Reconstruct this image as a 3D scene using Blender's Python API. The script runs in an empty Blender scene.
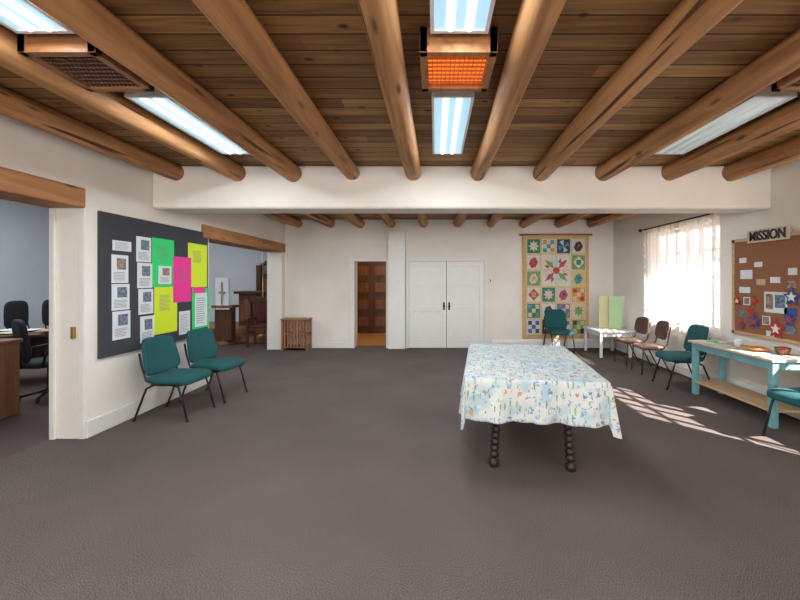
import bpy, bmesh, math, random
from mathutils import Vector, Matrix, noise
random.seed(7)
F=370.0; CH=1.57
XL=-3.46; XR=4.12; YB=8.55; ZC=2.97; YF=-3.0
# ---------------------------------------------------------------- materials
def newmat(name):
    m=bpy.data.materials.new(name); m.use_nodes=True
    nt=m.node_tree; bs=nt.nodes['Principled BSDF']
    return m,nt,bs
def N(nt,t,**k):
    n=nt.nodes.new(t)
    for a,b in k.items(): setattr(n,a,b)
    return n
def ramp(nt,stops,interp='LINEAR'):
    r=N(nt,'ShaderNodeValToRGB'); cr=r.color_ramp; cr.interpolation=interp
    while len(cr.elements)<len(stops): cr.elements.new(0.5)
    for e,(p,c) in zip(cr.elements,stops):
        e.position=p; e.color=(c[0],c[1],c[2],1)
    return r
def mixc(nt,fac,a,b,mode='MIX'):
    m=N(nt,'ShaderNodeMix',data_type='RGBA',blend_type=mode)
    for s,v in ((0,fac),(6,a),(7,b)):
        if hasattr(v,'is_output') : nt.links.new(v,m.inputs[s])
        elif s==0: m.inputs[0].default_value=v
        else: m.inputs[s].default_value=(v[0],v[1],v[2],1)
    return m.outputs[2]
def math_(nt,op,a,b=None):
    m=N(nt,'ShaderNodeMath',operation=op)
    for i,v in enumerate((a,b)):
        if v is None: continue
        if hasattr(v,'is_output'): nt.links.new(v,m.inputs[i])
        else: m.inputs[i].default_value=v
    return m.outputs[0]
def coords(nt,kind='Object',scale=(1,1,1)):
    t=N(nt,'ShaderNodeTexCoord'); mp=N(nt,'ShaderNodeMapping')
    mp.inputs['Scale'].default_value=scale
    nt.links.new(t.outputs[kind],mp.inputs['Vector']); return mp.outputs['Vector']
def M(name,col,rough=.6,metal=0,var=.12,vs=8,bump=0,bs_=60,emis=None,es=1,scale=(1,1,1),sheen=0):
    m,nt,bs=newmat(name)
    v=coords(nt,'Object',scale)
    nz=N(nt,'ShaderNodeTexNoise'); nz.inputs['Scale'].default_value=vs; nz.inputs['Detail'].default_value=5
    nt.links.new(v,nz.inputs['Vector'])
    a=[max(0,c*(1-var)) for c in col]; b=[min(1,c*(1+var)) for c in col]
    r=ramp(nt,[(.3,a),(.7,b)]); nt.links.new(nz.outputs['Fac'],r.inputs[0])
    nt.links.new(r.outputs[0],bs.inputs['Base Color'])
    bs.inputs['Roughness'].default_value=rough; bs.inputs['Metallic'].default_value=metal
    if bump:
        n2=N(nt,'ShaderNodeTexNoise'); n2.inputs['Scale'].default_value=bs_; n2.inputs['Detail'].default_value=4
        nt.links.new(v,n2.inputs['Vector'])
        bp=N(nt,'ShaderNodeBump'); bp.inputs['Strength'].default_value=bump; bp.inputs['Distance'].default_value=.02
        nt.links.new(n2.outputs['Fac'],bp.inputs['Height']); nt.links.new(bp.outputs[0],bs.inputs['Normal'])
    if emis:
        bs.inputs['Emission Color'].default_value=(*emis,1); bs.inputs['Emission Strength'].default_value=es
    return m
def woodmat(name,c1,c2,axis='Y',rough=.5,knots=True,sc=1.0,cracks=False):
    m,nt,bs=newmat(name)
    s={'X':(.7,9,9),'Y':(9,.7,9),'Z':(9,9,.7)}[axis]
    v=coords(nt,'Object',tuple(x*sc for x in s))
    nz=N(nt,'ShaderNodeTexNoise'); nz.inputs['Scale'].default_value=1.6; nz.inputs['Detail'].default_value=8; nz.inputs['Distortion'].default_value=.6
    nt.links.new(v,nz.inputs['Vector'])
    r=ramp(nt,[(.3,c2),(.5,[(a+b)/2 for a,b in zip(c1,c2)]),(.68,c1)]); nt.links.new(nz.outputs['Fac'],r.inputs[0])
    out=r.outputs[0]
    if knots:
        s2={'X':(1.2,5,5),'Y':(5,1.2,5),'Z':(5,5,1.2)}[axis]
        v2=coords(nt,'Object',s2)
        vo=N(nt,'ShaderNodeTexVoronoi'); vo.inputs['Scale'].default_value=1.5; nt.links.new(v2,vo.inputs['Vector'])
        kr=ramp(nt,[(.05,(1,1,1)),(.16,(0,0,0))]); nt.links.new(vo.outputs['Distance'],kr.inputs[0])
        out=mixc(nt,kr.outputs[0],out,[c*.35 for c in c2])
    if cracks:
        v3=coords(nt,'Object',(14,.35,14)); n3=N(nt,'ShaderNodeTexNoise'); n3.inputs['Scale'].default_value=1.2; n3.inputs['Detail'].default_value=2
        nt.links.new(v3,n3.inputs['Vector'])
        kr=ramp(nt,[(.33,(1,1,1)),(.365,(0,0,0))]); nt.links.new(n3.outputs['Fac'],kr.inputs[0])
        out=mixc(nt,kr.outputs[0],out,[c*.3 for c in c2])
    nt.links.new(out,bs.inputs['Base Color']); bs.inputs['Roughness'].default_value=rough
    bp=N(nt,'ShaderNodeBump'); bp.inputs['Strength'].default_value=.15; bp.inputs['Distance'].default_value=.02
    nt.links.new(nz.outputs['Fac'],bp.inputs['Height']); nt.links.new(bp.outputs[0],bs.inputs['Normal'])
    return m
def plankmat():
    m,nt,bs=newmat('ceiling_planks')
    t=N(nt,'ShaderNodeTexCoord'); sp=N(nt,'ShaderNodeSeparateXYZ'); nt.links.new(t.outputs['Object'],sp.inputs[0])
    yy=math_(nt,'DIVIDE',sp.outputs['Y'],.15)
    fl=math_(nt,'FLOOR',yy); fr=math_(nt,'FRACT',yy)
    off=math_(nt,'MULTIPLY',fl,1.37); xx=math_(nt,'DIVIDE',math_(nt,'ADD',sp.outputs['X'],off),2.3)
    fx=math_(nt,'FLOOR',xx)
    cb=N(nt,'ShaderNodeCombineXYZ'); nt.links.new(fx,cb.inputs[0]); nt.links.new(fl,cb.inputs[1])
    wn=N(nt,'ShaderNodeTexWhiteNoise',noise_dimensions='3D'); nt.links.new(cb.outputs[0],wn.inputs['Vector'])
    base=ramp(nt,[(0,(.25,.13,.045)),(.5,(.38,.21,.078)),(1,(.52,.30,.118))]); nt.links.new(wn.outputs['Value'],base.inputs[0])
    v=coords(nt,'Object',(.8,14,1)); nz=N(nt,'ShaderNodeTexNoise'); nz.inputs['Scale'].default_value=2; nz.inputs['Detail'].default_value=8; nz.inputs['Distortion'].default_value=.8
    nt.links.new(v,nz.inputs['Vector'])
    g=ramp(nt,[(.3,(.5,.42,.34)),(.7,(1.0,1.0,1.0))]); nt.links.new(nz.outputs['Fac'],g.inputs[0])
    c=mixc(nt,1.0,base.outputs[0],g.outputs[0],'MULTIPLY')
    vo=N(nt,'ShaderNodeTexVoronoi'); vo.inputs['Scale'].default_value=3.2; nt.links.new(coords(nt,'Object',(1,1.6,1)),vo.inputs['Vector'])
    kr=ramp(nt,[(.05,(1,1,1)),(.12,(0,0,0))]); nt.links.new(vo.outputs['Distance'],kr.inputs[0])
    c=mixc(nt,kr.outputs[0],c,(.05,.02,.008))
    a=math_(nt,'LESS_THAN',fr,.07)
    c=mixc(nt,a,c,(.03,.013,.005))
    nt.links.new(c,bs.inputs['Base Color']); bs.inputs['Roughness'].default_value=.6
    bs.inputs['Specular IOR Level'].default_value=.3
    return m
def carpetmat():
    m,nt,bs=newmat('carpet')
    n1=N(nt,'ShaderNodeTexNoise'); n1.inputs['Scale'].default_value=170; n1.inputs['Detail'].default_value=3; n1.inputs['Roughness'].default_value=.75
    nt.links.new(coords(nt),n1.inputs['Vector'])
    r=ramp(nt,[(.36,(.045,.034,.031)),(.5,(.118,.094,.087)),(.64,(.27,.225,.21))]); nt.links.new(n1.outputs['Fac'],r.inputs[0])
    n2=N(nt,'ShaderNodeTexNoise'); n2.inputs['Scale'].default_value=1.3; n2.inputs['Detail'].default_value=6
    nt.links.new(coords(nt),n2.inputs['Vector'])
    r2=ramp(nt,[(.3,(.80,.80,.80)),(.7,(1,1,1))]); nt.links.new(n2.outputs['Fac'],r2.inputs[0])
    c=mixc(nt,1.0,r.outputs[0],r2.outputs[0],'MULTIPLY')
    nt.links.new(c,bs.inputs['Base Color']); bs.inputs['Roughness'].default_value=.95
    bs.inputs['Specular IOR Level'].default_value=.1
    bp=N(nt,'ShaderNodeBump'); bp.inputs['Strength'].default_value=.15; bp.inputs['Distance'].default_value=.004
    nt.links.new(n1.outputs['Fac'],bp.inputs['Height']); nt.links.new(bp.outputs[0],bs.inputs['Normal'])
    return m
def clothmat():
    m,nt,bs=newmat('floral_tablecloth')
    def uv(scale,loc=(0,0,0),rot=0):
        t=N(nt,'ShaderNodeTexCoord'); mp=N(nt,'ShaderNodeMapping'); mp.inputs['Scale'].default_value=scale
        mp.inputs['Location'].default_value=loc; mp.inputs['Rotation'].default_value=(0,0,rot)
        nt.links.new(t.outputs['UV'],mp.inputs['Vector']); 
        nz=N(nt,'ShaderNodeTexNoise'); nz.inputs['Scale'].default_value=30; nt.links.new(t.outputs['UV'],nz.inputs['Vector'])
        ad=N(nt,'ShaderNodeMix',data_type='VECTOR'); ad.inputs[0].default_value=.06
        nt.links.new(mp.outputs[0],ad.inputs[4]); nt.links.new(nz.outputs['Color'],ad.inputs[5])
        return ad.outputs[1]
    nb=N(nt,'ShaderNodeTexNoise'); nb.inputs['Scale'].default_value=9; nt.links.new(uv((1,1,1)),nb.inputs['Vector'])
    rb=ramp(nt,[(.45,(.58,.60,.57)),(.64,(.38,.50,.56))]); nt.links.new(nb.outputs['Fac'],rb.inputs[0]); col=rb.outputs[0]
    def layer(col,vec,scale,thr,cols,gt=.25):
        vo=N(nt,'ShaderNodeTexVoronoi'); vo.inputs['Scale'].default_value=scale; nt.links.new(vec,vo.inputs['Vector'])
        k=ramp(nt,[(thr*.8,(1,1,1)),(thr,(0,0,0))]); nt.links.new(vo.outputs['Distance'],k.inputs[0])
        sp=N(nt,'ShaderNodeSeparateColor'); nt.links.new(vo.outputs['Color'],sp.inputs[0])
        n=len(cols); cr=ramp(nt,[(i/n,c) for i,c in enumerate(cols)],'CONSTANT'); nt.links.new(sp.outputs[0],cr.inputs[0])
        gate=math_(nt,'GREATER_THAN',sp.outputs[1],gt)
        return mixc(nt,math_(nt,'MULTIPLY',k.outputs[0],gate),col,cr.outputs[0])
    G=[(.15,.28,.17),(.26,.38,.24),(.20,.35,.32)]
    col=layer(col,uv((3.4,.8,1),(0,0,0),.15),11,.27,G)
    col=layer(col,uv((3.4,.8,1),(3,1,0),-.5),12,.24,G)
    col=layer(col,uv((1,1,1),(1,2,0)),26,.36,[(.12,.22,.44),(.24,.40,.6),(.14,.27,.5),(.55,.63,.66),(.30,.44,.62)],.35)
    col=layer(col,uv((1,.8,1),(4,2,0)),16,.25,[(.56,.15,.09),(.62,.30,.12),(.14,.23,.44),(.62,.62,.56),(.58,.24,.24)],.45)
    col=layer(col,uv((1,1,1),(7,5,0)),36,.27,[(.62,.62,.56),(.60,.42,.20),(.5,.14,.12)],.45)
    nt.links.new(col,bs.inputs['Base Color']); bs.inputs['Roughness'].default_value=.75
    return m
def curtainmat():
    m,nt,bs=newmat('sheer_curtain'); out=nt.nodes['Material Output']; nt.nodes.remove(bs)
    d=N(nt,'ShaderNodeBsdfDiffuse'); d.inputs[0].default_value=(.9,.88,.86,1)
    tl=N(nt,'ShaderNodeBsdfTranslucent'); tl.inputs[0].default_value=(.85,.83,.83,1)
    tp=N(nt,'ShaderNodeBsdfTransparent')
    m1=N(nt,'ShaderNodeMixShader'); m1.inputs[0].default_value=.55
    nt.links.new(d.outputs[0],m1.inputs[1]); nt.links.new(tl.outputs[0],m1.inputs[2])
    vo=N(nt,'ShaderNodeTexVoronoi'); vo.inputs['Scale'].default_value=9; nt.links.new(coords(nt,'Object'),vo.inputs['Vector'])
    r=ramp(nt,[(.2,(.12,.12,.12)),(.3,(.40,.40,.40))]); nt.links.new(vo.outputs['Distance'],r.inputs[0])
    m2=N(nt,'ShaderNodeMixShader'); nt.links.new(r.outputs[0],m2.inputs[0])
    nt.links.new(m1.outputs[0],m2.inputs[1]); nt.links.new(tp.outputs[0],m2.inputs[2])
    nt.links.new(m2.outputs[0],out.inputs['Surface']); return m

PL=M('white_plaster',(.80,.755,.69),.85,var=.05,vs=1.5,bump=.14,bs_=6)
PLB=M('chapel_plaster',(.74,.79,.83),.85,var=.04,vs=1.5,bump=.1,bs_=6)
TRIM=M('white_trim_paint',(.78,.76,.72),.45,var=.03)
DOORW=M('white_door_paint',(.80,.79,.76),.4,var=.02)
CARPET=carpetmat(); PLANK=plankmat()
VIGA=woodmat('viga_pine',(.55,.28,.112),(.27,.115,.042),'Y',.7,True,1,True)
LINT=woodmat('lintel_wood',(.44,.20,.072),(.25,.10,.035),'Y',.6)
DWOOD=woodmat('dark_wood',(.12,.048,.020),(.05,.018,.009),'Z',.45)
MWOOD=woodmat('medium_wood',(.24,.10,.042),(.13,.05,.02),'Z',.45)
MWOODX=woodmat('medium_wood_x',(.34,.15,.06),(.2,.08,.03),'X',.4)
LWOOD=woodmat('light_wood',(.62,.42,.24),(.45,.28,.14),'Y',.5,False)
LEGW=woodmat('table_leg_wood',(.022,.011,.009),(.010,.005,.004),'Z',.5,False)
TEAL=M('teal_upholstery',(.008,.082,.088),.9,var=.2,vs=90,bump=.15,bs_=200)
BLK=M('black_metal',(.015,.015,.017),.4,.3,var=.05)
BLKF=M('black_fabric',(.012,.013,.016),.8,var=.2,vs=30)
BRN=M('brown_vinyl',(.085,.042,.032),.55,var=.15)
BRNL=M('tan_vinyl',(.30,.20,.15),.6,var=.1)
BRM=M('brown_metal',(.10,.06,.045),.4,.5)
TURQ=M('turquoise_paint',(.17,.38,.42),.5,var=.15,vs=12)
FELT=M('charcoal_felt',(.046,.048,.056),.95,var=.12,vs=60)
CORK=M('cork',(.27,.115,.058),.9,var=.2,vs=70)
PAPER=M('paper',(.70,.73,.76),.7,var=.02)
INK=M('ink_grey',(.2,.2,.22),.7)
PHOTOC=M('photo_print',(.28,.2,.16),.5,var=.6,vs=25)
PHOTOB=M('photo_print_cool',(.14,.18,.24),.5,var=.7,vs=30)
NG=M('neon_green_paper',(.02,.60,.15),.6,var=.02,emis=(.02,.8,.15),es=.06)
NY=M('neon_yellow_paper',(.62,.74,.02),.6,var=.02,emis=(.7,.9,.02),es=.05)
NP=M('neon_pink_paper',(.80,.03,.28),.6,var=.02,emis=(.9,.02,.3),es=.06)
RED=M('red_paint',(.5,.03,.03),.5); BLUE=M('blue_paint',(.03,.08,.3),.5); WHITE=M('white_paint',(.76,.76,.76),.5,var=.02)
DRED=M('dark_red_velvet',(.10,.015,.015),.9)
ORNG=M('orange_cloth',(.65,.24,.07),.7)
FIX=M('fixture_metal',(.75,.76,.76),.4,var=.02)
LENS=M('fluorescent_lens',(.5,.6,.65),.3,var=.02,emis=(.30,.58,.76),es=.9)
TUBE=M('fluorescent_tube_glass',(.9,.95,1),.3,var=.01,emis=(.80,.96,1.0),es=1.5)
LENSD=M('fluorescent_lens_dim',(.6,.66,.66),.3,var=.02,emis=(.75,.85,.85),es=.22)
HOT=M('heater_glow',(.6,.15,.03),.5,emis=(1,.20,.012),es=2.0)
COLD=M('heater_dark_panel',(.03,.018,.012),.6)
GRILL=M('copper_grille',(.40,.13,.04),.4,.3,emis=(1,.15,.01),es=.12); GRILLD=M('brown_grille',(.13,.06,.035),.5)
CLOTH=clothmat(); CURT=curtainmat()
BRASS=M('brass',(.6,.4,.12),.3,.9)
# ---------------------------------------------------------------- mesh builder
class MB:
    def __init__(s): s.bm=bmesh.new(); s.mats=[]; s.uv=None
    def mi(s,m):
        if m not in s.mats: s.mats.append(m)
        return s.mats.index(m)
    def add(s,vs,fs,m,smooth=False,X=None):
        i=s.mi(m); bv=[s.bm.verts.new((X@Vector(v)) if X else v) for v in vs]
        for f in fs:
            try: q=s.bm.faces.new([bv[k] for k in f]); q.material_index=i; q.smooth=smooth
            except ValueError: pass
        return bv
    def box(s,x0,x1,y0,y1,z0,z1,m,X=None):
        vs=[(x,y,z) for x in (x0,x1) for y in (y0,y1) for z in (z0,z1)]
        s.add(vs,[(0,1,3,2),(4,6,7,5),(0,4,5,1),(2,3,7,6),(0,2,6,4),(1,5,7,3)],m,False,X)
    def cbox(s,c,d,m,X=None):
        s.box(c[0]-d[0]/2,c[0]+d[0]/2,c[1]-d[1]/2,c[1]+d[1]/2,c[2]-d[2]/2,c[2]+d[2]/2,m,X)
    def tube(s,pts,r,m,seg=10,radii=None,jit=0,X=None):
        pts=[Vector(p) for p in pts]; n=len(pts); vs=[];fs=[]
        t0=(pts[1]-pts[0]).normalized()
        up=Vector((0,0,1)) if abs(t0.z)<.9 else Vector((1,0,0))
        for i,p in enumerate(pts):
            if i==0: t=pts[1]-pts[0]
            elif i==n-1: t=pts[-1]-pts[-2]
            else: t=(pts[i+1]-pts[i]).normalized()+(pts[i]-pts[i-1]).normalized()
            t.normalize(); a=up-t*up.dot(t)
            if a.length<1e-3: a=Vector((1,0,0))-t*t.x
            a.normalize(); up=a; b=t.cross(a); rr=radii[i] if radii else r
            for k in range(seg):
                an=2*math.pi*k/seg; q=rr
                if jit: q*=1+jit*noise.noise(Vector((p.x*3+math.cos(an),p.y*.7,math.sin(an)+p.x)))
                vs.append(p+(a*math.cos(an)+b*math.sin(an))*q)
        for i in range(n-1):
            for k in range(seg):
                k2=(k+1)%seg; fs.append((i*seg+k,i*seg+k2,(i+1)*seg+k2,(i+1)*seg+k))
        fs2=[tuple(range(seg))[::-1],tuple((n-1)*seg+k for k in range(seg))]
        bv=s.add(vs,fs,m,True,X); i=s.mi(m)
        for f in fs2:
            q=s.bm.faces.new([bv[k] for k in f]); q.material_index=i
    def cyl(s,p,q,r,m,seg=16,X=None): s.tube([p,q],r,m,seg,None,0,X)
    def lathe(s,prof,m,seg=16,X=None):
        vs=[(r*math.cos(2*math.pi*k/seg),r*math.sin(2*math.pi*k/seg),z) for r,z in prof for k in range(seg)]
        fs=[(i*seg+k,i*seg+(k+1)%seg,(i+1)*seg+(k+1)%seg,(i+1)*seg+k) for i in range(len(prof)-1) for k in range(seg)]
        fs+=[tuple(range(seg))[::-1],tuple((len(prof)-1)*seg+k for k in range(seg))]
        s.add(vs,fs,m,True,X)
    def pad(s,c,h,m,e1=.35,e2=.55,nu=32,nv=14,X=None,f=None):
        def sp(v,e): return math.copysign(abs(v)**e,v)
        vs=[];fs=[]
        for j in range(nv+1):
            ph=-math.pi/2+math.pi*j/nv; cz=max(0,math.cos(ph))
            for i in range(nu):
                th=2*math.pi*i/nu
                v=Vector((h[0]*sp(cz,e2)*sp(math.cos(th),e1),h[1]*sp(cz,e2)*sp(math.sin(th),e1),h[2]*sp(math.sin(ph),e2)))
                if f: v=f(v)
                vs.append(v+Vector(c) if not X else (X@v)+Vector(c))
        for j in range(nv):
            for i in range(nu):
                i2=(i+1)%nu; fs.append((j*nu+i,j*nu+i2,(j+1)*nu+i2,(j+1)*nu+i))
        s.add(vs,fs,m,True)
    def poly(s,pts,m,th,nrm):
        n=len(pts); nv=Vector(nrm)*th
        vs=[Vector(p) for p in pts]+[Vector(p)+nv for p in pts]
        fs=[tuple(range(n))[::-1],tuple(range(n,2*n))]+[(i,(i+1)%n,n+(i+1)%n,n+i) for i in range(n)]
        s.add(vs,fs,m)
    def done(s,name,loc=(0,0,0),rz=0,bevel=0,merge=False):
        if merge: bmesh.ops.remove_doubles(s.bm,verts=s.bm.verts,dist=1e-5)
        bmesh.ops.recalc_face_normals(s.bm,faces=s.bm.faces)
        me=bpy.data.meshes.new(name); s.bm.to_mesh(me); s.bm.free()
        for m in s.mats: me.materials.append(m)
        o=bpy.data.objects.new(name,me); bpy.context.collection.objects.link(o)
        o.location=loc; o.rotation_euler=(0,0,rz)
        if bevel:
            b=o.modifiers.new('bevel','BEVEL'); b.width=bevel; b.segments=2; b.limit_method='ANGLE'; b.angle_limit=.7
        return o
# ---------------------------------------------------------------- room shell
T=.33; HT=3.75; TR=.2
CX0=-10.0; CY1=11.0; CY0=0.0
b=MB(); b.box(XL-T,XR+TR,YF-T,YB+T,-.15,0,CARPET); b.done('floor')
b=MB(); b.box(XL,XR+TR,YF-T,YB+T,ZC,ZC+.12,PLANK); b.done('ceiling')
D1a,D1b,D1z=1.5,3.66,2.28; D2a,D2b,D2z=5.66,8.35,2.2
b=MB()
b.box(XL-T,XL,YF,D1a,0,HT,PL); b.box(XL-T,XL,D1a,D1b,D1z,HT,PL); b.box(XL-T,XL,D1b,D2a,0,HT,PL)
b.box(XL-T,XL,D2a,D2b,D2z,HT,PL); b.box(XL-T,XL,D2b,YB,0,HT,PL); b.done('wall_left')
W0,W1,WZ0,WZ1=5.35,7.08,.80,2.45
V0,V1=2.15,3.82
b=MB()
b.box(XR,XR+TR,YF,V0,0,ZC,PL); b.box(XR,XR+TR,V1,W0,0,ZC,PL); b.box(XR,XR+TR,W1,YB+T,0,ZC,PL)
for a_,c_ in ((W0,W1),(V0,V1)): b.box(XR,XR+TR,a_,c_,0,WZ0,PL); b.box(XR,XR+TR,a_,c_,WZ1,ZC,PL)
b.done('wall_right')
HX0,HX1,HZ=-1.86,-1.13,2.0
b=MB()
b.box(XL-T,HX0,YB,YB+T,0,HT,PL); b.box(HX0,HX1,YB,YB+T,HZ,HT,PL); b.box(HX1,XR,YB,YB+T,0,HT,PL); b.done('wall_back')
b=MB(); fy0,fy1=YF-T,YF
xs=[XL-T,-2.6,-.9,1.4,3.1,XR+TR]
for i in (0,2,4): b.box(xs[i],xs[i+1],fy0,fy1,0,ZC,PL)
for i in (1,3):
    b.box(xs[i],xs[i+1],fy0,fy1,0,.8,PL); b.box(xs[i],xs[i+1],fy0,fy1,2.5,ZC,PL)
b.done('wall_front')
def win(name,x0,x1,y,z0,z1,nx,nz,axis,mw=.013,cw=.035):
    b=MB()
    def bx(a0,a1,c0,c1,t=.03):
        if axis=='Y': b.box(a0,a1,y-t,y+t,c0,c1,TRIM)
        else: b.box(y-t,y+t,a0,a1,c0,c1,TRIM)
    bx(x0,x1,z0,z0+.06);bx(x0,x1,z1-.06,z1);bx(x0,x0+.06,z0,z1);bx(x1-.06,x1,z0,z1)
    for i in range(1,nx):
        x=x0+(x1-x0)*i/nx; w=cw if (nx%2==0 and i==nx//2) else mw; bx(x-w,x+w,z0,z1,.02)
    for i in range(1,nz):
        z=z0+(z1-z0)*i/nz; bx(x0,x1,z-.013,z+.013,.018)
    b.done(name,bevel=.004)
win('window_1',W0,W1,XR+.14,WZ0,WZ1,6,4,'X'); win('window_4',V0,V1,XR+.14,WZ0,WZ1,6,4,'X',.022,.04)
win('fill_window_2',-2.6,-.9,YF-.2,.8,2.5,4,3,'Y'); win('fill_window_3',1.4,3.1,YF-.2,.8,2.5,4,3,'Y')  # unseen windows behind the camera, added to let in fill light
b=MB(); b.box(XR-.03,XR+.1,W0-.03,W1+.03,WZ0-.04,WZ0,TRIM); b.done('trim_1',bevel=.008)
b=MB(); b.box(XL,XR,4.51,4.88,2.44,ZC,PL); o=b.done('ceiling_crossbeam',bevel=.04); o.modifiers['bevel'].segments=4
for X in (-3.15,-2.41,-1.73,-1.01,-.27,.52,1.28,2.06,2.84,3.6):
    b=MB(); r=.102+random.uniform(-.008,.006)
    dx=random.uniform(-.02,.02)
    for ya,yb in ((YF,4.52),(4.87,YB)):
        n=int((yb-ya)/.25)
        pts=[(X+dx*math.sin(i*.4+X),ya+(yb-ya)*i/n,ZC-.095+.006*math.sin(i*.5+X*2)) for i in range(n+1)]
        b.tube(pts,r,VIGA,20,[r*(1+.04*math.sin(i*.33+X*5)) for i in range(n+1)],.06)
    b.done('ceiling_viga')
b=MB(); b.box(XL-T-.01,XL+.03,D1a-.2,D1b-.02,D1z-.005,D1z+.19,LINT); b.done('trim_2',bevel=.015)
b=MB(); b.box(XL-T-.01,XL+.03,D2a-.18,D2b+.15,D2z-.005,D2z+.2,LINT); b.done('trim_3',bevel=.015)
b=MB(); b.box(XL,XL+.02,D1b,D2a,0,.17,TRIM); b.box(XL,XL+.02,YF,D1a,0,.17,TRIM); b.done('baseboard_left',bevel=.006)
b=MB(); b.box(XL,HX0-.1,YB-.02,YB,0,.13,TRIM); b.box(1.25,XR,YB-.02,YB,0,.1,TRIM); b.done('baseboard_back',bevel=.006)
b=MB(); b.box(XR-.02,XR,YF,YB,0,.1,TRIM); b.done('baseboard_right',bevel=.006)
b=MB(); b.box(XL-T,XL-T+.05,D1b-.03,D1b,0,D1z,TRIM); b.box(XL-.06,XL,D1b-.012,D1b,0,D1z,TRIM); b.cbox((XL-.1,D1b-.02,1.05),(.03,.03,.12),BRASS); b.done('trim_4',bevel=.004)
b=MB()
b.box(HX0-.11,HX0,YB-.025,YB,0,HZ+.09,TRIM); b.box(HX1,HX1+.05,YB-.025,YB,0,HZ+.09,TRIM); b.box(HX0,HX1,YB-.025,YB,HZ,HZ+.09,TRIM)
b.done('trim_5',bevel=.006)
b=MB(); b.box(-1.07,-.68,YB-.14,YB,0,2.68,DOORW); b.done('trim_8',bevel=.01)
b=MB(); x0,x1,z1=-.6,1.13,2.0; y=YB
b.box(x0-.07,x0,y-.04,y,0,z1+.07,TRIM); b.box(x1,x1+.07,y-.04,y,0,z1+.07,TRIM); b.box(x0,x1,y-.04,y,z1,z1+.07,TRIM)
b.done('trim_6',bevel=.006)
GAP=M('door_gap_shadowline',(.12,.11,.10),.9)
def leaf(name,a,c,knobx):
    b=MB(); b.box(a,c,y-.012,y-.001,0.01,z1-.005,DOORW)
    st=.1
    for q0,q1 in ((a,a+st),(c-st,c)): b.box(q0,q1,y-.038,y-.012,0.01,z1-.005,DOORW)
    for r0,r1 in ((.01,.2),(.86,.97),(1.42,1.52),(z1-.12,z1-.005)): b.box(a+st,c-st,y-.038,y-.012,r0,r1,DOORW)
    for r0,r1 in ((.2,.86),(.97,1.42),(1.52,z1-.12)): b.box(a+st+.035,c-st-.035,y-.026,y-.012,r0+.035,r1-.035,DOORW)
    b.cyl((knobx,y-.035,.97),(knobx,y-.075,.97),.014,BLK); b.pad((knobx,y-.085,.97),(.028,.02,.028),BLK,1,1,16,8)
    b.box(knobx-.02,knobx+.02,y-.042,y-.036,.88,1.06,BLK)
    b.done(name,bevel=.004)
mid=(x0+x1)/2
leaf('door_1',x0+.006,mid-.007,mid-.06); leaf('door_2',mid+.007,x1-.006,mid+.06)
b=MB(); b.box(x0,x1,y-.006,y,0,z1,GAP); b.done('door_gap_shade')  # dark sheet that paints shade into the gaps around the door leaves
b=MB(); b.box(1.24,1.32,YB-.012,YB,1.49,1.62,TRIM); b.box(1.27,1.29,YB-.025,YB-.012,1.53,1.58,BLK); b.done('light_switch',bevel=.003)
HW=M('hall_wall_warm',(.50,.34,.18),.8); HF=woodmat('hall_floor',(.62,.36,.13),(.45,.25,.08),'X',.35,False)
b=MB(); b.box(-2.5,-.7,YB+T,11,-.15,0,HF); b.done('floor_hallway')
b=MB(); b.box(-2.6,-2.5,YB+T,11,0,2.6,HW); b.box(-.7,-.6,YB+T,11,0,2.6,HW); b.box(-2.6,-.6,11,11.1,0,2.6,HW); b.box(-2.6,-.6,YB+T,11.1,2.5,2.6,HW); b.done('wall_hallway')
b=MB(); yy=10.98
b.box(-2.4,-1.3,yy-.04,yy,0,2.2,DWOOD)
for i in range(2):
    for j in range(4):
        xa=-2.32+i*.5; za=.15+j*.5
        b.box(xa,xa+.42,yy-.06,yy-.04,za,za+.4,DWOOD); b.box(xa+.06,xa+.36,yy-.08,yy-.06,za+.06,za+.34,MWOOD)
b.cyl((-1.38,yy-.04,1),(-1.38,yy-.12,1),.03,BRASS); b.done('door_3',bevel=.01)
CF=M('chapel_carpet',(.09,.055,.05),.95,var=.2,vs=80)
b=MB(); b.box(CX0,XL-T,CY0,CY1,-.15,0,CF); b.box(XL-T,XL-.0,YB+T,CY1,-.15,0,CF); b.done('floor_chapel')
b=MB(); b.box(CX0-.1,XL+.1,CY0-.1,CY1+.1,HT,HT+.1,PLB); b.done('ceiling_chapel')
b=MB(); b.box(CX0-.1,XL+.1,CY1,CY1+.1,0,HT,PLB); b.box(CX0-.1,CX0,CY0,CY1,0,HT,PLB); b.box(CX0-.1,XL-T,CY0-.1,CY0,0,HT,PLB); b.box(XL,XL+.1,YB+T,CY1,0,HT,PLB); b.done('wall_chapel')
b=MB(); b.box(-7.2,-3.5,9.2,CY1-.005,0,.17,MWOODX); b.box(-7.0,-3.5,9.55,CY1-.005,.17,.34,MWOODX); b.done('altar_platform',bevel=.02)
b=MB(); z=.345
b.box(-5.45,-4.15,10.0,10.6,z+.85,z+.92,DWOOD); b.box(-5.35,-4.25,10.08,10.5,z,z+.85,DWOOD)
for i in range(3):
    xa=-5.28+i*.36; pts=[(xa,10.04,z+.1),(xa+.28,10.04,z+.1),(xa+.28,10.04,z+.5)]+[(xa+.14+.14*math.cos(t*math.pi/8),10.04,z+.5+.2*math.sin(t*math.pi/8)) for t in range(1,8)]+[(xa,10.04,z+.5)]
    b.poly(pts,MWOOD,.045,(0,1,0))
b.done('altar_table',bevel=.01)
b=MB()
b.box(-5.2,-5.06,10.75,10.9,.345,2.0,DWOOD); b.box(-4.1,-3.56,10.75,10.9,.345,2.3,DWOOD); b.box(-5.06,-4.1,10.82,10.9,.345,1.75,DWOOD)
for i in range(4): b.box(-5.02+i*.23,-4.84+i*.23,10.79,10.82,.5,1.6,MWOOD)
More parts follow.
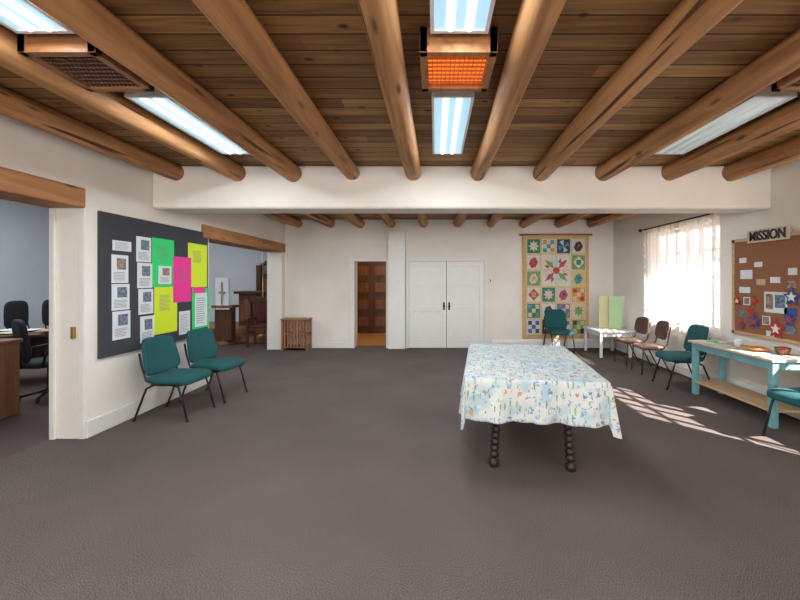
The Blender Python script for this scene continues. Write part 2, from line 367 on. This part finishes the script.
b.tube([(-4.58+.55*math.cos(t*math.pi/12),10.82,1.85+.3*math.sin(t*math.pi/12)) for t in range(13)],.06,MWOOD)
b.cyl((-4.58,10.8,1.5),(-4.58,10.8,2.3),.03,BRASS); b.cyl((-4.75,10.8,2.05),(-4.41,10.8,2.05),.03,BRASS)
b.done('altar_retable',bevel=.01)
b=MB()
b.lathe([(.22,0),(.22,.05),(.08,.1),(.07,.9)],MWOOD,12,Matrix.Translation((-5.1,8.98,.0)))
b.box(-5.35,-4.85,8.85,9.15,.9,.96,MWOOD,None); b.box(-5.3,-4.9,8.9,9.1,.1,.9,DWOOD)
b.box(-5.26,-4.94,8.86,8.9,.86,1.62,PAPER); b.box(-5.115,-5.085,8.84,8.86,.98,1.52,LINT); b.box(-5.18,-5.02,8.84,8.86,1.25,1.29,LINT)
b.poly([(-5.1,8.83,1.33),(-5.04,8.83,1.27),(-5.1,8.83,1.21),(-5.16,8.83,1.27)],TURQ,.01,(0,1,0)); b.done('lectern',bevel=.006)
b=MB(); b.cyl((-4.35,9.35,.18),(-4.35,9.35,2.0),.015,BRASS); b.lathe([(.12,0),(.12,.02),(.03,.06)],BRASS,16,Matrix.Translation((-4.35,9.35,.172))); b.lathe([(.05,0),(.03,.04),(.03,.25),(.005,.27)],WHITE,12,Matrix.Translation((-4.35,9.35,2.0))); b.done('candle_stand')
def armchair(name,loc,rz):
    b=MB()
    for sx in (-.27,.27):
        b.box(sx-.03,sx+.03,-.25,-.19,0,.65,DWOOD); b.box(sx-.03,sx+.03,.2,.26,0,1.2,DWOOD); b.box(sx-.035,sx+.035,-.28,.24,.63,.68,DWOOD)
    b.box(-.27,.27,-.25,.25,.38,.44,DWOOD); b.pad((0,0,.47),(.25,.23,.05),DRED); b.box(-.25,.25,.21,.25,.5,1.15,DWOOD); b.pad((0,.19,.8),(.2,.03,.26),DRED)
    b.done(name,loc,rz,.008)
armchair('carved_armchair',(-4.12,8.86,.0),0.1)
b=MB()
for i in range(6): b.lathe([(.03,0),(.02,.1),(.035,.3),(.02,.5),(.03,.6)],MWOOD,10,Matrix.Translation((-6.9+i*.25,8.9,0)))
b.box(-7.0,-5.55,8.84,8.96,.6,.67,MWOODX); b.done('altar_rail',bevel=.008)
# ---------------------------------------------------------------- chairs
def teal_chair(loc,rz):
    b=MB()
    def sf(v):
        u=v.copy()
        if v.y<-.12: u.z-=(abs(v.y)-.12)**2*1.6
        u.x*=1-.05*(v.y/.25); return u
    b.pad((0,-.01,.445),(.25,.25,.048),TEAL,.3,.5,40,14,None,sf)
    R=Matrix.Rotation(-.22,3,'X')
    def bf(v):
        u=v.copy(); u.y-=1.0*(v.x)**2; u.x*=1-.10*(v.z/.22); return u
    b.pad((0,.275,.69),(.245,.034,.215),TEAL,.5,.38,40,20,R,bf)
    for s in (-1,1):
        b.tube([(s*.235,-.27,0),(s*.232,-.2,.26),(s*.23,-.16,.385),(s*.23,-.08,.4),(s*.23,.12,.4),(s*.235,.2,.36),(s*.24,.34,0)],.0115,BLK,10)
        b.tube([(s*.232,.06,.4),(s*.238,.2,.45),(s*.235,.245,.58),(s*.225,.29,.75)],.0115,BLK,10)
        b.lathe([(.018,0),(.018,.02),(.012,.03)],BLK,10,Matrix.Translation((s*.235,-.27,0))); b.lathe([(.018,0),(.018,.02),(.012,.03)],BLK,10,Matrix.Translation((s*.24,.34,0)))
    b.cyl((-.23,-.12,.395),(.23,-.12,.395),.01,BLK); b.cyl((-.23,.14,.395),(.23,.14,.395),.01,BLK)
    b.box(-.2,.2,-.18,.18,.385,.4,BLK)
    b.done('stacking_chair',loc,rz)
R90=math.pi/2
teal_chair((-3.00,4.34,0),R90-.04); teal_chair((-2.93,4.98,0),R90-.10)
teal_chair((3.62,5.48,0),-R90-.15); teal_chair((3.6,3.52,0),-R90+.1); teal_chair((2.72,8.1,0),.05)
def brown_chair(loc,rz):
    b=MB()
    b.pad((0,0,.45),(.21,.21,.035),BRNL,.5,.6)
    R=Matrix.Rotation(-.2,3,'X')
    def bf(v):
        u=v.copy(); u.y-=.9*v.x**2; return u
    b.pad((0,.24,.72),(.2,.025,.16),BRN,.75,.6,36,16,R,bf)
    for s in (-1,1):
        b.tube([(s*.2,-.2,0),(s*.19,-.17,.42),(s*.19,.12,.42),(s*.19,.2,.5),(s*.17,.27,.8)],.011,BRM)
        b.tube([(s*.19,.05,.42),(s*.2,.27,0)],.011,BRM)
    b.cyl((-.19,-.15,.41),(.19,-.15,.41),.01,BRM); b.cyl((-.19,-.19,.15),(.19,-.19,.15),.008,BRM); b.cyl((-.19,.1,.41),(.19,.1,.41),.01,BRM)
    b.done('padded_side_chair',loc,rz)
brown_chair((3.64,6.3,0),-R90-.1); brown_chair((3.66,6.92,0),-R90+.05)
# ---------------------------------------------------------------- floral covered table
TX,TY,TA=.875,3.66,-.12
b=MB(); a,c,th=.545,.80,.79
b.box(-a,a,-c,c,th-.04,th-.006,LEGW); b.box(-a+.1,a-.1,-c+.2,-c+.23,th-.13,th-.04,LEGW); b.box(-a+.1,a-.1,c-.23,c-.2,th-.13,th-.04,LEGW)
b.box(-.36,-.33,-c+.2,c-.2,th-.13,th-.04,LEGW); b.box(.33,.36,-c+.2,c-.2,th-.13,th-.04,LEGW)
prof=[(.034,0),(.042,.015),(.042,.055),(.022,.065),(.022,.075)]
zz=.08
while zz<.45:
    prof+=[(.026,zz),(.037,zz+.012),(.041,zz+.024),(.037,zz+.036),(.026,zz+.048)]; zz+=.052
prof+=[(.022,zz),(.040,zz+.02),(.040,.56),(.040,.70)]
for sx in (-1,1):
    for sy in (-1,1):
        X=Matrix.Translation((sx*.315,sy*(c-.22),0.003))@Matrix.Rotation(-sx*.06,4,'Y')
        b.lathe(prof,LEGW,18,X)
b.done('table_with_turned_legs',(TX,TY,0),TA)
b=MB(); dr=.33; nx,ny=110,130; vs=[];fs=[];uvs=[]
for j in range(ny+1):
    for i in range(nx+1):
        cx=-(a+dr)+2*(a+dr)*i/nx; cy=-(c+dr)+2*(c+dr)*j/ny
        ex=max(abs(cx)-a,0); ey=max(abs(cy)-c,0); sx=math.copysign(1,cx); sy=math.copysign(1,cy)
        px=sx*min(abs(cx),a); py=sy*min(abs(cy),c); d=math.hypot(ex,ey)
        z=th
        if d>0:
            ux,uy=ex/d,ey/d
            k=min(d/dr,1.2)
            per=(py*1.0 if ex>ey else px)*9+ (0 if ex>ey else 1.3)
            fl=.012*min(d/.02,1)+.018*k+.030*k*math.sin(per*1.7+sx+sy)+.014*k*math.sin(per*3.9)
            if ex>0 and ey>0: fl+=.04*k*math.sin(math.atan2(ey,ex)*2)
            px+=sx*ux*fl; py+=sy*uy*fl
            dd=min(d,dr*1.22) ; z=th-dd*.985 if d>.02 else th-d*d*25
        else: z=th+.0025*noise.noise(Vector((cx*4,cy*4,0)))
        vs.append((px,py,z)); uvs.append((cx,cy))
for j in range(ny):
    for i in range(nx):
        p=j*(nx+1)+i; fs.append((p,p+1,p+nx+2,p+nx+1))
bv=b.add(vs,fs,CLOTH,True); ul=b.bm.loops.layers.uv.new('UVMap'); b.bm.verts.index_update()
for f in b.bm.faces:
    for l in f.loops: l[ul].uv=uvs[l.vert.index]
o=b.done('tablecloth',(TX,TY,0.002),TA); so=o.modifiers.new('solid','SOLIDIFY'); so.thickness=.002; so.offset=1
# ---------------------------------------------------------------- notice board, left wall
def lw(px,py): Y=-XL*F/(435-px); return Y, CH-(py-280)*Y/F
def rw(px,py): Y=XR*F/(px-435); return Y, CH-(py-280)*Y/F
b=MB(); b.box(XL+.001,XL+.025,3.79,5.6,.76,2.28,FELT)
def paperL(x0,x1,y0,y1,m,k=1,kind=0):
    Ya,_=lw(x0,0); Yb,_=lw(x1,0); xm=(x0+x1)/2; _,z1=lw(xm,y0); _,z0=lw(xm,y1); q=XL+.025+.002*k
    b.box(q-.002,q,Ya,Yb,z0,z1,m)
    w=Yb-Ya; h=z1-z0
    if kind:
        if kind==1: b.box(q,q+.001,Ya+w*.3,Yb-w*.15,z0+h*.48,z1-h*.12,random.choice((PHOTOC,PHOTOB))); n0,n1=.1,.42
        else: n0,n1=.1,.9
        n=6 if kind==1 else 12
        for i in range(n):
            zz=z0+h*(n0+(n1-n0)*i/n); b.box(q,q+.001,Ya+w*.12,Yb-w*(.12+.2*random.random()),zz,zz+h*.018,INK)
paperL(110,129,241,251,PAPER,1,2)
paperL(109,126,255,283,PAPER,1,1); paperL(109,127,284,310,PAPER,2,1); paperL(110,128,311,339,PAPER,1,1)
paperL(134,149,237,262,PAPER,1,1); paperL(135,150,263,288,PAPER,1,1); paperL(136,151,289,314,PAPER,2,1); paperL(138,152,316,342,PAPER,1,1)
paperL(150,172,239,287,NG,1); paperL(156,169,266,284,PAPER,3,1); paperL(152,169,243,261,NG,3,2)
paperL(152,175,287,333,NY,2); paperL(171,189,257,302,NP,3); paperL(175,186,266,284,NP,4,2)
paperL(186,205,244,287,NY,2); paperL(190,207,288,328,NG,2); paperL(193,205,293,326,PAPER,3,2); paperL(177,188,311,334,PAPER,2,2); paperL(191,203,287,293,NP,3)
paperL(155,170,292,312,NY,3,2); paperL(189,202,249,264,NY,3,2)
b.done('notice_board')
# ---------------------------------------------------------------- mission board, right wall
def star(b,px,py,r,m,m2=None,k=.03):
    Y,Z=rw(px,py); pts=[]
    for i in range(10):
        t=math.pi/2+i*math.pi/5; q=r if i%2==0 else r*.45; pts.append((XR-k,Y+q*math.cos(t),Z+q*math.sin(t)))
    b.poly(pts,m,.012,(-1,0,0))
    if m2: b.poly([(p[0]-.012,Y+(p[1]-Y)*.55,Z+(p[2]-Z)*.55) for p in pts],m2,.004,(-1,0,0))
MB0=3.9
b=MB(); b.box(XR-.02,XR-.001,MB0,5.08,.86,2.1,CORK)
for q in ((MB0-.02,5.1,.84,.88),(MB0-.02,5.1,2.08,2.12)): b.box(XR-.03,XR-.001,q[0],q[1],q[2],q[3],LWOOD)
for q in ((MB0-.02,MB0+.02),(5.06,5.1)): b.box(XR-.03,XR-.001,q[0],q[1],.84,2.12,LWOOD)
def paperR(x0,x1,y0,y1,m,k=1):
    Ya,_=rw(x0,0); Yb,_=rw(x1,0); xm=(x0+x1)/2; _,z1=rw(xm,y0); _,z0=rw(xm,y1); q=XR-.02-.003*k
    b.box(q,q+.003,Yb,Ya,z0,z1,m)
paperR(742,754,270,279,PAPER); paperR(741,752,287,293,PAPER); paperR(766,789,292,313,PAPER); paperR(768,775,294,309,PHOTOC,2); paperR(777,787,295,308,PHOTOB,2); paperR(756,764,262,267,PAPER); paperR(790,799,268,275,PAPER); paperR(772,782,277,283,PAPER)
paperR(741,748,258,263,PAPER); paperR(758,767,279,285,LWOOD); paperR(745,752,297,305,PAPER); paperR(746,751,298,304,PHOTOC,2); paperR(789,798,281,288,PHOTOC); paperR(741,747,309,317,PHOTOB); paperR(764,772,316,325,PAPER); paperR(765,771,317,324,PHOTOC,2); paperR(749,754,308,313,RED)
paperR(786,799,308,316,BLUE); paperR(787,798,326,334,PHOTOB); paperR(768,776,331,337,PAPER)
star(b,740,301,.06,RED,WHITE); star(b,757,321,.11,BLUE,RED,.035); star(b,795,297,.11,BLUE,WHITE); star(b,779,329,.12,RED,WHITE); star(b,793,320,.08,BLUE,RED,.032); star(b,744,325,.06,RED,BLUE); star(b,757,300,.05,RED)
b.tube([(XR-.04,rw(757,0)[0]+.06*math.sin(t*2.1),rw(757,305)[1]-.05*t+.0) for t in range(5)],.006,RED,6)
b.done('mission_board')
b=MB(); Ys,_=rw(751,0); Ye,_=rw(793.5,0); zc=2.125
LETB=M('letter_tile',(.62,.52,.40),.8)
b.box(XR-.05,XR-.036,Ye,Ys,zc-.08,zc+.08,LETB); back=b.done('mission_sign')
tc=bpy.data.curves.new('mission_lettering','FONT'); tc.body='MISSION'; tc.size=.165; tc.extrude=.004; tc.align_x='CENTER'; tc.align_y='CENTER'; tc.offset=.003
to=bpy.data.objects.new('lettering',tc); bpy.context.collection.objects.link(to); to.parent=back; to.location=(XR-.055,(Ys+Ye)/2,zc-.005); to.rotation_euler=(R90,0,-R90); tc.materials.append(BLK); to.scale=(.80,1,1)
# ---------------------------------------------------------------- quilt
qd=[(.42,.06,.05),(.06,.20,.13),(.07,.12,.32),(.04,.07,.15),(.56,.26,.09),(.38,.09,.11),(.08,.28,.31),(.07,.04,.045),(.18,.30,.13),(.22,.12,.24)]
ql=[(.62,.60,.52),(.46,.56,.60),(.62,.50,.32),(.60,.50,.20),(.58,.60,.55),(.62,.48,.45)]
QD=[M('quilt_fabric_dark_%d'%i,c,.9,var=.4,vs=30) for i,c in enumerate(qd)]
QL=[M('quilt_fabric_light_%d'%i,c,.9,var=.25,vs=40) for i,c in enumerate(ql)]
QB=M('quilt_border',(.60,.36,.16),.9,var=.15,vs=20); QS=M('quilt_sashing',(.60,.46,.28),.9,var=.3,vs=50)
random.seed(33)
b=MB(); qx0,qx1,qz0,qz1=2.02,3.53,.24,2.6; qy=YB-.06
b.box(qx0,qx1,qy,qy+.03,qz0,qz1,QB); 
ix0,ix1,iz0,iz1=qx0+.07,qx1-.07,qz0+.07,qz1-.07
b.box(ix0,ix1,qy-.006,qy,iz0,iz1,QS)
cw=(ix1-ix0)/4; chh=(iz1-iz0)/6
for r in range(6):
    for c_ in range(4):
        if r in (3,4) and c_ in (1,2): continue
        x=ix0+c_*cw+.025; z=iz0+r*chh+.025; w=cw-.05; h=chh-.05
        if (r+c_)%2==0: m1=random.choice(QL); m2,m3=random.sample(QD,2)
        else: m1=random.choice(QD); m2=random.choice(QL); m3=random.choice(QD)
        b.box(x,x+w,qy-.012,qy-.006,z,z+h,m1); cx,cz=x+w/2,z+h/2; k=random.choice((0,1,2,3,4,4)); Yq=qy-.018
        if k==0: b.poly([(cx+ (w*.42 if i%2==0 else w*.24)*math.cos(i*math.pi/8),Yq,cz+(h*.42 if i%2==0 else h*.24)*math.sin(i*math.pi/8)) for i in range(16)],m2,.006,(0,1,0))
        elif k==1:
            b.poly([(cx,Yq,z+.02),(x+w-.02,Yq,cz),(cx,Yq,z+h-.02),(x+.02,Yq,cz)],m2,.006,(0,1,0)); b.box(cx-w*.18,cx+w*.18,Yq-.004,Yq,cz-h*.18,cz+h*.18,m3)
        elif k==2:
            for gx in range(3):
                for gz in range(3):
                    if (gx+gz)%2==0: b.box(x+.02+gx*(w-.04)/3,x+.02+(gx+1)*(w-.04)/3,Yq,Yq+.006,z+.02+gz*(h-.04)/3,z+.02+(gz+1)*(h-.04)/3,m2 if gx==gz else m3)
        elif k==3:
            for q in range(4):
                A=q*R90; b.poly([(cx,Yq,cz),(cx+w*.45*math.cos(A),Yq,cz+h*.45*math.sin(A)),(cx+w*.45*math.cos(A+.8),Yq,cz+h*.45*math.sin(A+.8))],m2 if q%2 else m3,.006,(0,1,0))
        else:
            b.poly([(cx-.05,Yq,z+.03),(cx+.04,Yq,z+.05),(cx+.10,Yq,cz),(cx+.03,Yq,z+h-.04),(cx-.06,Yq,z+h-.08),(cx-.11,Yq,cz-.03)],m2,.006,(0,1,0)); b.poly([(cx-.03,Yq-.004,cz-.05),(cx+.05,Yq-.004,cz),(cx-.01,Yq-.004,cz+.06)],m3,.004,(0,1,0))
cx=(ix0+ix1)/2; cz=iz0+4*chh; b.box(ix0+cw+.01,ix1-cw-.01,qy-.014,qy-.006,cz-chh+.01,cz+chh-.01,QL[0])
for q in range(8):
    A=q*math.pi/4
    def pt(rr,aa): return (cx+rr*math.cos(aa),qy-.022,cz+rr*math.sin(aa))
    b.poly([pt(.07,A),pt(.20,A-.30),pt(.36,A),pt(.20,A+.30)],(QL[5],QD[5],QL[1],QD[8])[q%4],.008,(0,1,0))
    b.poly([pt(.22,A+.39-.14),pt(.30,A+.39),pt(.22,A+.39+.14),pt(.17,A+.39)],(QL[2],QD[0])[q%2],.008,(0,1,0))
b.poly([(cx+.075*math.cos(i*math.pi/8),qy-.026,cz+.075*math.sin(i*math.pi/8)) for i in range(16)],QD[0],.01,(0,1,0))
b.cyl((qx0-.08,qy+.015,qz1+.01),(qx1+.08,qy+.015,qz1+.01),.022,MWOODX)
b.done('patchwork_quilt')
# ---------------------------------------------------------------- curtains
b=MB()
def cpanel(y0,y1,ph):
    n=140; m=14; vs=[];fs=[]
    for j in range(m+1):
        t=j/m; z=2.52-t*(2.52-.72)
        for i in range(n+1):
            u=i/n; yc=y0+(y1-y0)*u
            off=.036*math.sin(u*2*math.pi*8+ph+.5*math.sin(t*3))*(0.5+.5*t)+.012*math.sin(u*31+t*2)
            vs.append((XR-.085+off,yc+.01*math.sin(t*4+u*9),z))
    for j in range(m):
        for i in range(n):
            p=j*(n+1)+i; fs.append((p,p+1,p+n+2,p+n+1))
    b.add(vs,fs,CURT,True)
cpanel(5.26,6.10,0); cpanel(6.25,7.15,1.5)
b.done('sheer_curtains')
b=MB(); b.cyl((XR-.085,5.15,2.54),(XR-.085,7.27,2.54),.012,BLK)
for y_ in (5.15,7.27): b.pad((XR-.085,y_,2.54),(.03,.03,.03),BLK,1,1,16,8)
for y_ in (5.22,6.2,7.2): b.cyl((XR-.002,y_,2.54),(XR-.085,y_,2.54),.008,BLK)
b.done('curtain_rod')
def heater(name,x0,x1,y0,y1,ax):
    b=MB()
    if ax=='Y':
        q=XR-.022; P=[(q,.02),(q-.05,.02),(q-.05,.15),(q-.035,.16),(q-.035,.17),(q-.015,.21),(q,.21)]
        vs=[(p[0],y,p[1]) for y in (y0,y1) for p in P]
    else:
        P=[(YB-.025,.02),(YB-.09,.02),(YB-.09,.15),(YB-.075,.16),(YB-.075,.17),(YB-.05,.21),(YB-.025,.21)]
        vs=[(x,p[0],p[1]) for x in (x0,x1) for p in P]
    n=len(P); b.add(vs,[(i,(i+1)%n,n+(i+1)%n,n+i) for i in range(n)]+[tuple(range(n)),tuple(range(n,2*n))],TRIM)
    b.done(name,bevel=.003)
heater('baseboard_radiator',0,0,3.0,8.4,'Y'); heater('baseboard_radiator',1.3,4.0,0,0,'X')
# ---------------------------------------------------------------- turquoise table and things
CREAM=M('worn_cream_paint',(.55,.47,.38),.6,var=.15,vs=15)
b=MB(); x0,x1,y0,y1,h=3.56,4.0,3.9,5.14,.735
b.box(x0-.03,x1,y0-.03,y1+.03,h-.03,h,CREAM)
for X in (x0,x1-.07):
    for Y in (y0,y1-.07): b.box(X,X+.065,Y,Y+.065,0,h-.03,TURQ)
b.box(x0+.01,x0+.035,y0+.06,y1-.06,h-.12,h-.03,TURQ); b.box(x1-.05,x1-.03,y0+.06,y1-.06,h-.12,h-.03,TURQ); b.box(x0+.06,x1-.06,y0+.01,y0+.035,h-.12,h-.03,TURQ); b.box(x0+.06,x1-.06,y1-.045,y1-.02,h-.12,h-.03,TURQ)
b.box(x0+.01,x1-.02,y0+.02,y1-.02,.16,.185,LWOOD)
b.done('turquoise_side_table',bevel=.006)
b=MB(); b.pad((0,0,.024),(.10,.12,.022),ORNG,.8,.9,24,10,None,lambda v:v+Vector((0,0,.008*math.sin(v.x*40)*math.cos(v.y*35)))); b.done('folded_orange_cloth',(3.78,4.35,.742))
b=MB(); b.lathe([(.03,0),(.04,.09),(.037,.09),(.028,.005)],WHITE); b.done('white_cup',(3.78,4.62,.736))
b=MB(); b.box(-.14,.14,-.1,.1,0,.004,PAPER); b.box(-.1,.1,-.08,.08,.004,.008,NG); b.box(-.02,.12,-.1,0,.008,.012,PAPER,Matrix.Rotation(.3,4,'Z')); b.done('stack_of_leaflets',(3.76,4.93,.736),.2,.001)
b=MB(); b.box(-.1,.1,-.14,.14,0,.003,PAPER); b.box(-.09,.07,-.1,.1,.003,.006,QL[1],Matrix.Rotation(.4,4,'Z')); b.done('loose_papers',(3.72,4.12,.736),.1,.0)
b=MB(); b.lathe([(.05,0),(.07,.06),(.075,.075),(.065,.06),(.05,.01)],MWOOD,20); b.pad((0,0,.065),(.045,.045,.025),RED,.9,.9,16,8); b.done('offering_basket',(3.9,4.15,.736))
b=MB(); x0,x1,y0,y1,h=3.3,4.0,7.42,8.3,.54
b.box(x0,x1,y0,y1,h-.03,h,WHITE)
for X in (x0+.03,x1-.08):
    for Y in (y0+.03,y1-.08): b.box(X,X+.05,Y,Y+.05,0,h-.03,WHITE)
b.box(x0+.05,x1-.05,y0+.04,y0+.06,h-.12,h-.03,WHITE); b.box(x0+.05,x1-.05,y1-.06,y1-.04,h-.12,h-.03,WHITE)
b.box(x0+.04,x0+.06,y0+.05,y1-.05,h-.12,h-.03,WHITE); b.box(x1-.06,x1-.04,y0+.05,y1-.05,h-.12,h-.03,WHITE)
b.done('low_white_table',bevel=.006)
LG=M('pale_green_card',(.42,.62,.33),.6,var=.03); LY=M('pale_yellow_card',(.68,.62,.35),.6,var=.03)
b=MB(); z=.541
for k,(A,L,m) in enumerate(((0.25,.26,LY),(-.35,.26,LG),(.1,.2,WHITE))):
    X=Matrix.Translation((-.22+k*.22,.02*k,0))@Matrix.Rotation(A,4,'Z'); b.box(0,L,0,.008,0,.68,m,X)
b.done('folding_display_board',(3.76,7.98,z),0)
b=MB(); b.box(-.15,.1,-.1,.1,0,.008,PAPER); b.box(-.05,.15,-.12,.05,.008,.016,LY); b.done('stack_of_papers',(3.6,7.65,.541),.3)
RACKW=woodmat('rack_wood',(.40,.17,.08),(.22,.09,.04),'Z',.5,False)
b=MB(); w,d,h=.58,.3,.68
for sx in (-w/2,w/2-.04): b.box(sx,sx+.04,-d/2,d/2,0,h,RACKW)
for zz in (.06,.36,h-.03): b.box(-w/2,w/2,-d/2,d/2,zz,zz+.03,RACKW)
for i in range(7): 
    xa=-w/2+.06+i*.07; b.box(xa,xa+.035,-d/2-.01,-d/2+.01,.06,h-.03,RACKW)
b.box(-w/2-.02,w/2+.02,-d/2-.02,d/2,h,h+.03,RACKW)
b.done('wooden_magazine_rack',(-3.12,8.35,0),0,.004)
# ---------------------------------------------------------------- fluorescent fixtures
def fixture(xc,y0,y1,on=True,pw=30):
    b=MB(); w=.135; zt=ZC; zb=2.90
    b.box(xc-w-.015,xc+w+.015,y0,y1,zb+.01,zt,FIX); b.box(xc-w,xc+w,y0+.02,y1-.02,zb,zb+.012,LENS if on else LENSD)
    b.box(xc-w-.02,xc-w,y0,y1,zb-.012,zb+.01,FIX); b.box(xc+w,xc+w+.02,y0,y1,zb-.012,zb+.01,FIX)
    b.box(xc-w,xc+w,y0,y0+.02,zb-.012,zb+.01,FIX); b.box(xc-w,xc+w,y1-.02,y1,zb-.012,zb+.01,FIX)
    for s in (-.05,.05): b.cyl((xc+s,y0+.03,zb-.002),(xc+s,y1-.03,zb-.002),.022,TUBE if on else LENSD,12)
    b.done('fluorescent_ceiling_light')
    if on:
        L=bpy.data.lights.new('fluorescent_tube','AREA'); L.shape='RECTANGLE'; L.size=.13; L.size_y=y1-y0-.12; L.energy=pw; L.color=(.88,.96,1.0)
        o=bpy.data.objects.new('fluorescent_tube_lamp',L); bpy.context.collection.objects.link(o); o.location=(xc,(y0+y1)/2,zb-.028)
for xc in (-2.08,.13,2.45):
    on=xc<2
    fixture(xc,2.66,3.88,on,26); fixture(xc,.72,1.98,on,26); fixture(xc,-1.6,-.4,True,26); fixture(xc,5.35,6.6,True,28)  # last two rows are unseen fixtures, added to brighten the room
def cheater(xc,hot):
    b=MB(); w=.215; y0,y1=2.03,2.46; zb=2.82
    Wd=LINT if hot else MWOODX
    b.box(xc-w,xc-w+.045,y0,y1,zb,ZC-.01,Wd); b.box(xc+w-.045,xc+w,y0,y1,zb,ZC-.01,Wd); b.box(xc-w,xc+w,y0,y0+.045,zb,ZC-.01,Wd); b.box(xc-w,xc+w,y1-.045,y1,zb,ZC-.01,Wd)
    b.box(xc-w+.04,xc+w-.04,y0+.04,y1-.04,zb+.05,zb+.06,HOT if hot else COLD)
    g=GRILL if hot else GRILLD
    for i in range(1,13):
        x=xc-w+.045+(2*w-.09)*i/13; b.box(x-.0035,x+.0035,y0+.04,y1-.04,zb+.01,zb+.026,g)
    for i in range(1,8):
        y=y0+.045+(y1-y0-.09)*i/8; b.box(xc-w+.04,xc+w-.04,y-.0045,y+.0045,zb+.01,zb+.026,g)
    b.done('ceiling_heater',bevel=.004)
cheater(.13,True); cheater(-2.08,False); cheater(2.45,False)
# ---------------------------------------------------------------- office things
b=MB()
b.box(-.9,.9,-.4,.4,.72,.76,DWOOD); b.box(-.85,-.8,-.35,.35,0,.72,DWOOD); b.box(.8,.85,-.35,.35,0,.72,DWOOD); b.box(-.8,.8,.3,.33,.3,.72,DWOOD)
b.done('work_table',(-6.2,5.8,0),.5,.006)
b=MB(); 
for i in range(14):
    X=Matrix.Translation((random.uniform(-.65,.65),random.uniform(-.25,.25),.003*i))@Matrix.Rotation(random.uniform(-1,1),4,'Z')
    b.box(-.105,.105,-.14,.14,0,.0025,random.choice((PAPER,PAPER,PAPER,LY,QL[1],ORNG)),X)
b.done('scattered_papers',(-6.2,5.8,.761),.5)
def office_chair(loc,rz):
    b=MB(); b.pad((0,0,.48),(.25,.25,.05),BLKF); b.pad((0,.26,.8),(.23,.04,.27),BLKF,.5,.5,28,12,Matrix.Rotation(-.12,3,'X'))
    b.cyl((0,0,.08),(0,0,.44),.03,BLK); b.tube([(0,.1,.42),(0,.27,.45),(0,.3,.7)],.02,BLK)
    for i in range(5):
        A=i*2*math.pi/5; p=(.28*math.cos(A),.28*math.sin(A),.06); b.tube([(0,0,.11),p],.018,BLK); b.pad((p[0],p[1],.031),(.03,.02,.03),BLK,1,1,12,8)
    for s in (-1,1): b.tube([(s*.24,.12,.46),(s*.29,.1,.66),(s*.29,-.12,.68)],.016,BLK)
    b.done('office_chair',loc,rz)
office_chair((-5.15,4.95,0),2.6)
b=MB(); b.box(-.35,.35,-.22,.22,0,.84,MWOOD); b.box(-.37,.37,-.24,.24,.84,.88,MWOOD)
for s in (-1,1): b.box(min(s*.02,s*.32),max(s*.02,s*.32),-.24,-.22,.06,.8,DWOOD); b.pad((s*.06,-.25,.5),(.012,.012,.012),BRASS,1,1,10,6)
b.done('wooden_cabinet',(-5.24,4.14,0),.0,.008)
for i in range(5): 
    b=MB(); b.pad((0,0,.46),(.24,.23,.05),BLKF); b.pad((0,.24,.88),(.23,.035,.28),BLKF,.5,.5)
    for s in (-1,1):
        b.tube([(s*.22,-.2,0),(s*.21,-.18,.42),(s*.21,.18,.42),(s*.22,.25,0)],.012,BLK); b.tube([(s*.21,.15,.42),(s*.2,.27,.85)],.012,BLK)
    b.done('black_chapel_chair',(-8.3+.12*i,6.2+.58*i,0),R90+.1)
b=MB(); b.box(CX0,CX0+.03,7.6,8.5,2.2,3.2,TRIM); b.box(CX0+.03,CX0+.035,7.68,8.42,2.28,3.12,WHITE); b.box(CX0+.035,CX0+.045,8.03,8.07,2.28,3.12,TRIM); b.done('wall_panel_picture',bevel=.004)
# ---------------------------------------------------------------- outside
b=MB(); b.box(XR+TR,5.04,-6.0,10.5,2.62,2.75,MWOODX); b.done('unseen_portal_roof')  # unseen roof, its edge set to keep sun to the lower windows
b=MB(); b.box(XR+TR,30,-15,30,-.2,-.15,M('outside_ground',(.42,.33,.25),.95)); b.done('ground')
# ---------------------------------------------------------------- lights
def area(name,loc,direction,sx,sy,e,col):
    L=bpy.data.lights.new(name,'AREA'); L.shape='RECTANGLE'; L.size=sx; L.size_y=sy; L.energy=e; L.color=col
    o=bpy.data.objects.new(name,L); bpy.context.collection.objects.link(o); o.location=loc
    o.rotation_euler=Vector(direction).to_track_quat('-Z','Y').to_euler(); return o
area('front_fill_light',(-1.75,YF-.1,1.65),(0,1,-.05),1.6,1.6,120,(1,.96,.91))  # added fill lamp in the unseen front wall opening
area('front_fill_light',(2.25,YF-.1,1.65),(0,1,-.05),1.6,1.6,120,(1,.96,.91))  # second added fill lamp, same unseen wall
area('chapel_fill_light',(-7,6,HT-.05),(0,0,-1),3,4,160,(.88,.95,1))  # added overhead fill for the chapel, no skylight opening there
area('hallway_lamp',(-1.6,9.9,2.45),(0,0,-1),.5,.5,14,(1,.72,.4))
S=bpy.data.lights.new('sun','SUN'); S.energy=30; S.angle=.009; S.color=(1,.95,.90)
so=bpy.data.objects.new('sun',S); bpy.context.collection.objects.link(so); so.rotation_euler=Vector((-1.0,1.1,-1)).to_track_quat('-Z','Y').to_euler(); so.location=(10,-8,8)
w=bpy.data.worlds.new('World'); bpy.context.scene.world=w; w.use_nodes=True
bg=w.node_tree.nodes['Background']; bg.inputs[0].default_value=(.80,.89,1,1); bg.inputs[1].default_value=2.0
sc=bpy.context.scene
sc.view_settings.view_transform='Standard'; sc.view_settings.exposure=0.0
# ---------------------------------------------------------------- camera
cd=bpy.data.cameras.new('camera'); cd.sensor_width=36; cd.lens=36*F/800; cd.shift_x=-35/800; cd.shift_y=-20/800; cd.clip_start=.02
co=bpy.data.objects.new('camera',cd); bpy.context.collection.objects.link(co); co.location=(0,0,CH); co.rotation_euler=(R90,0,0); sc.camera=co
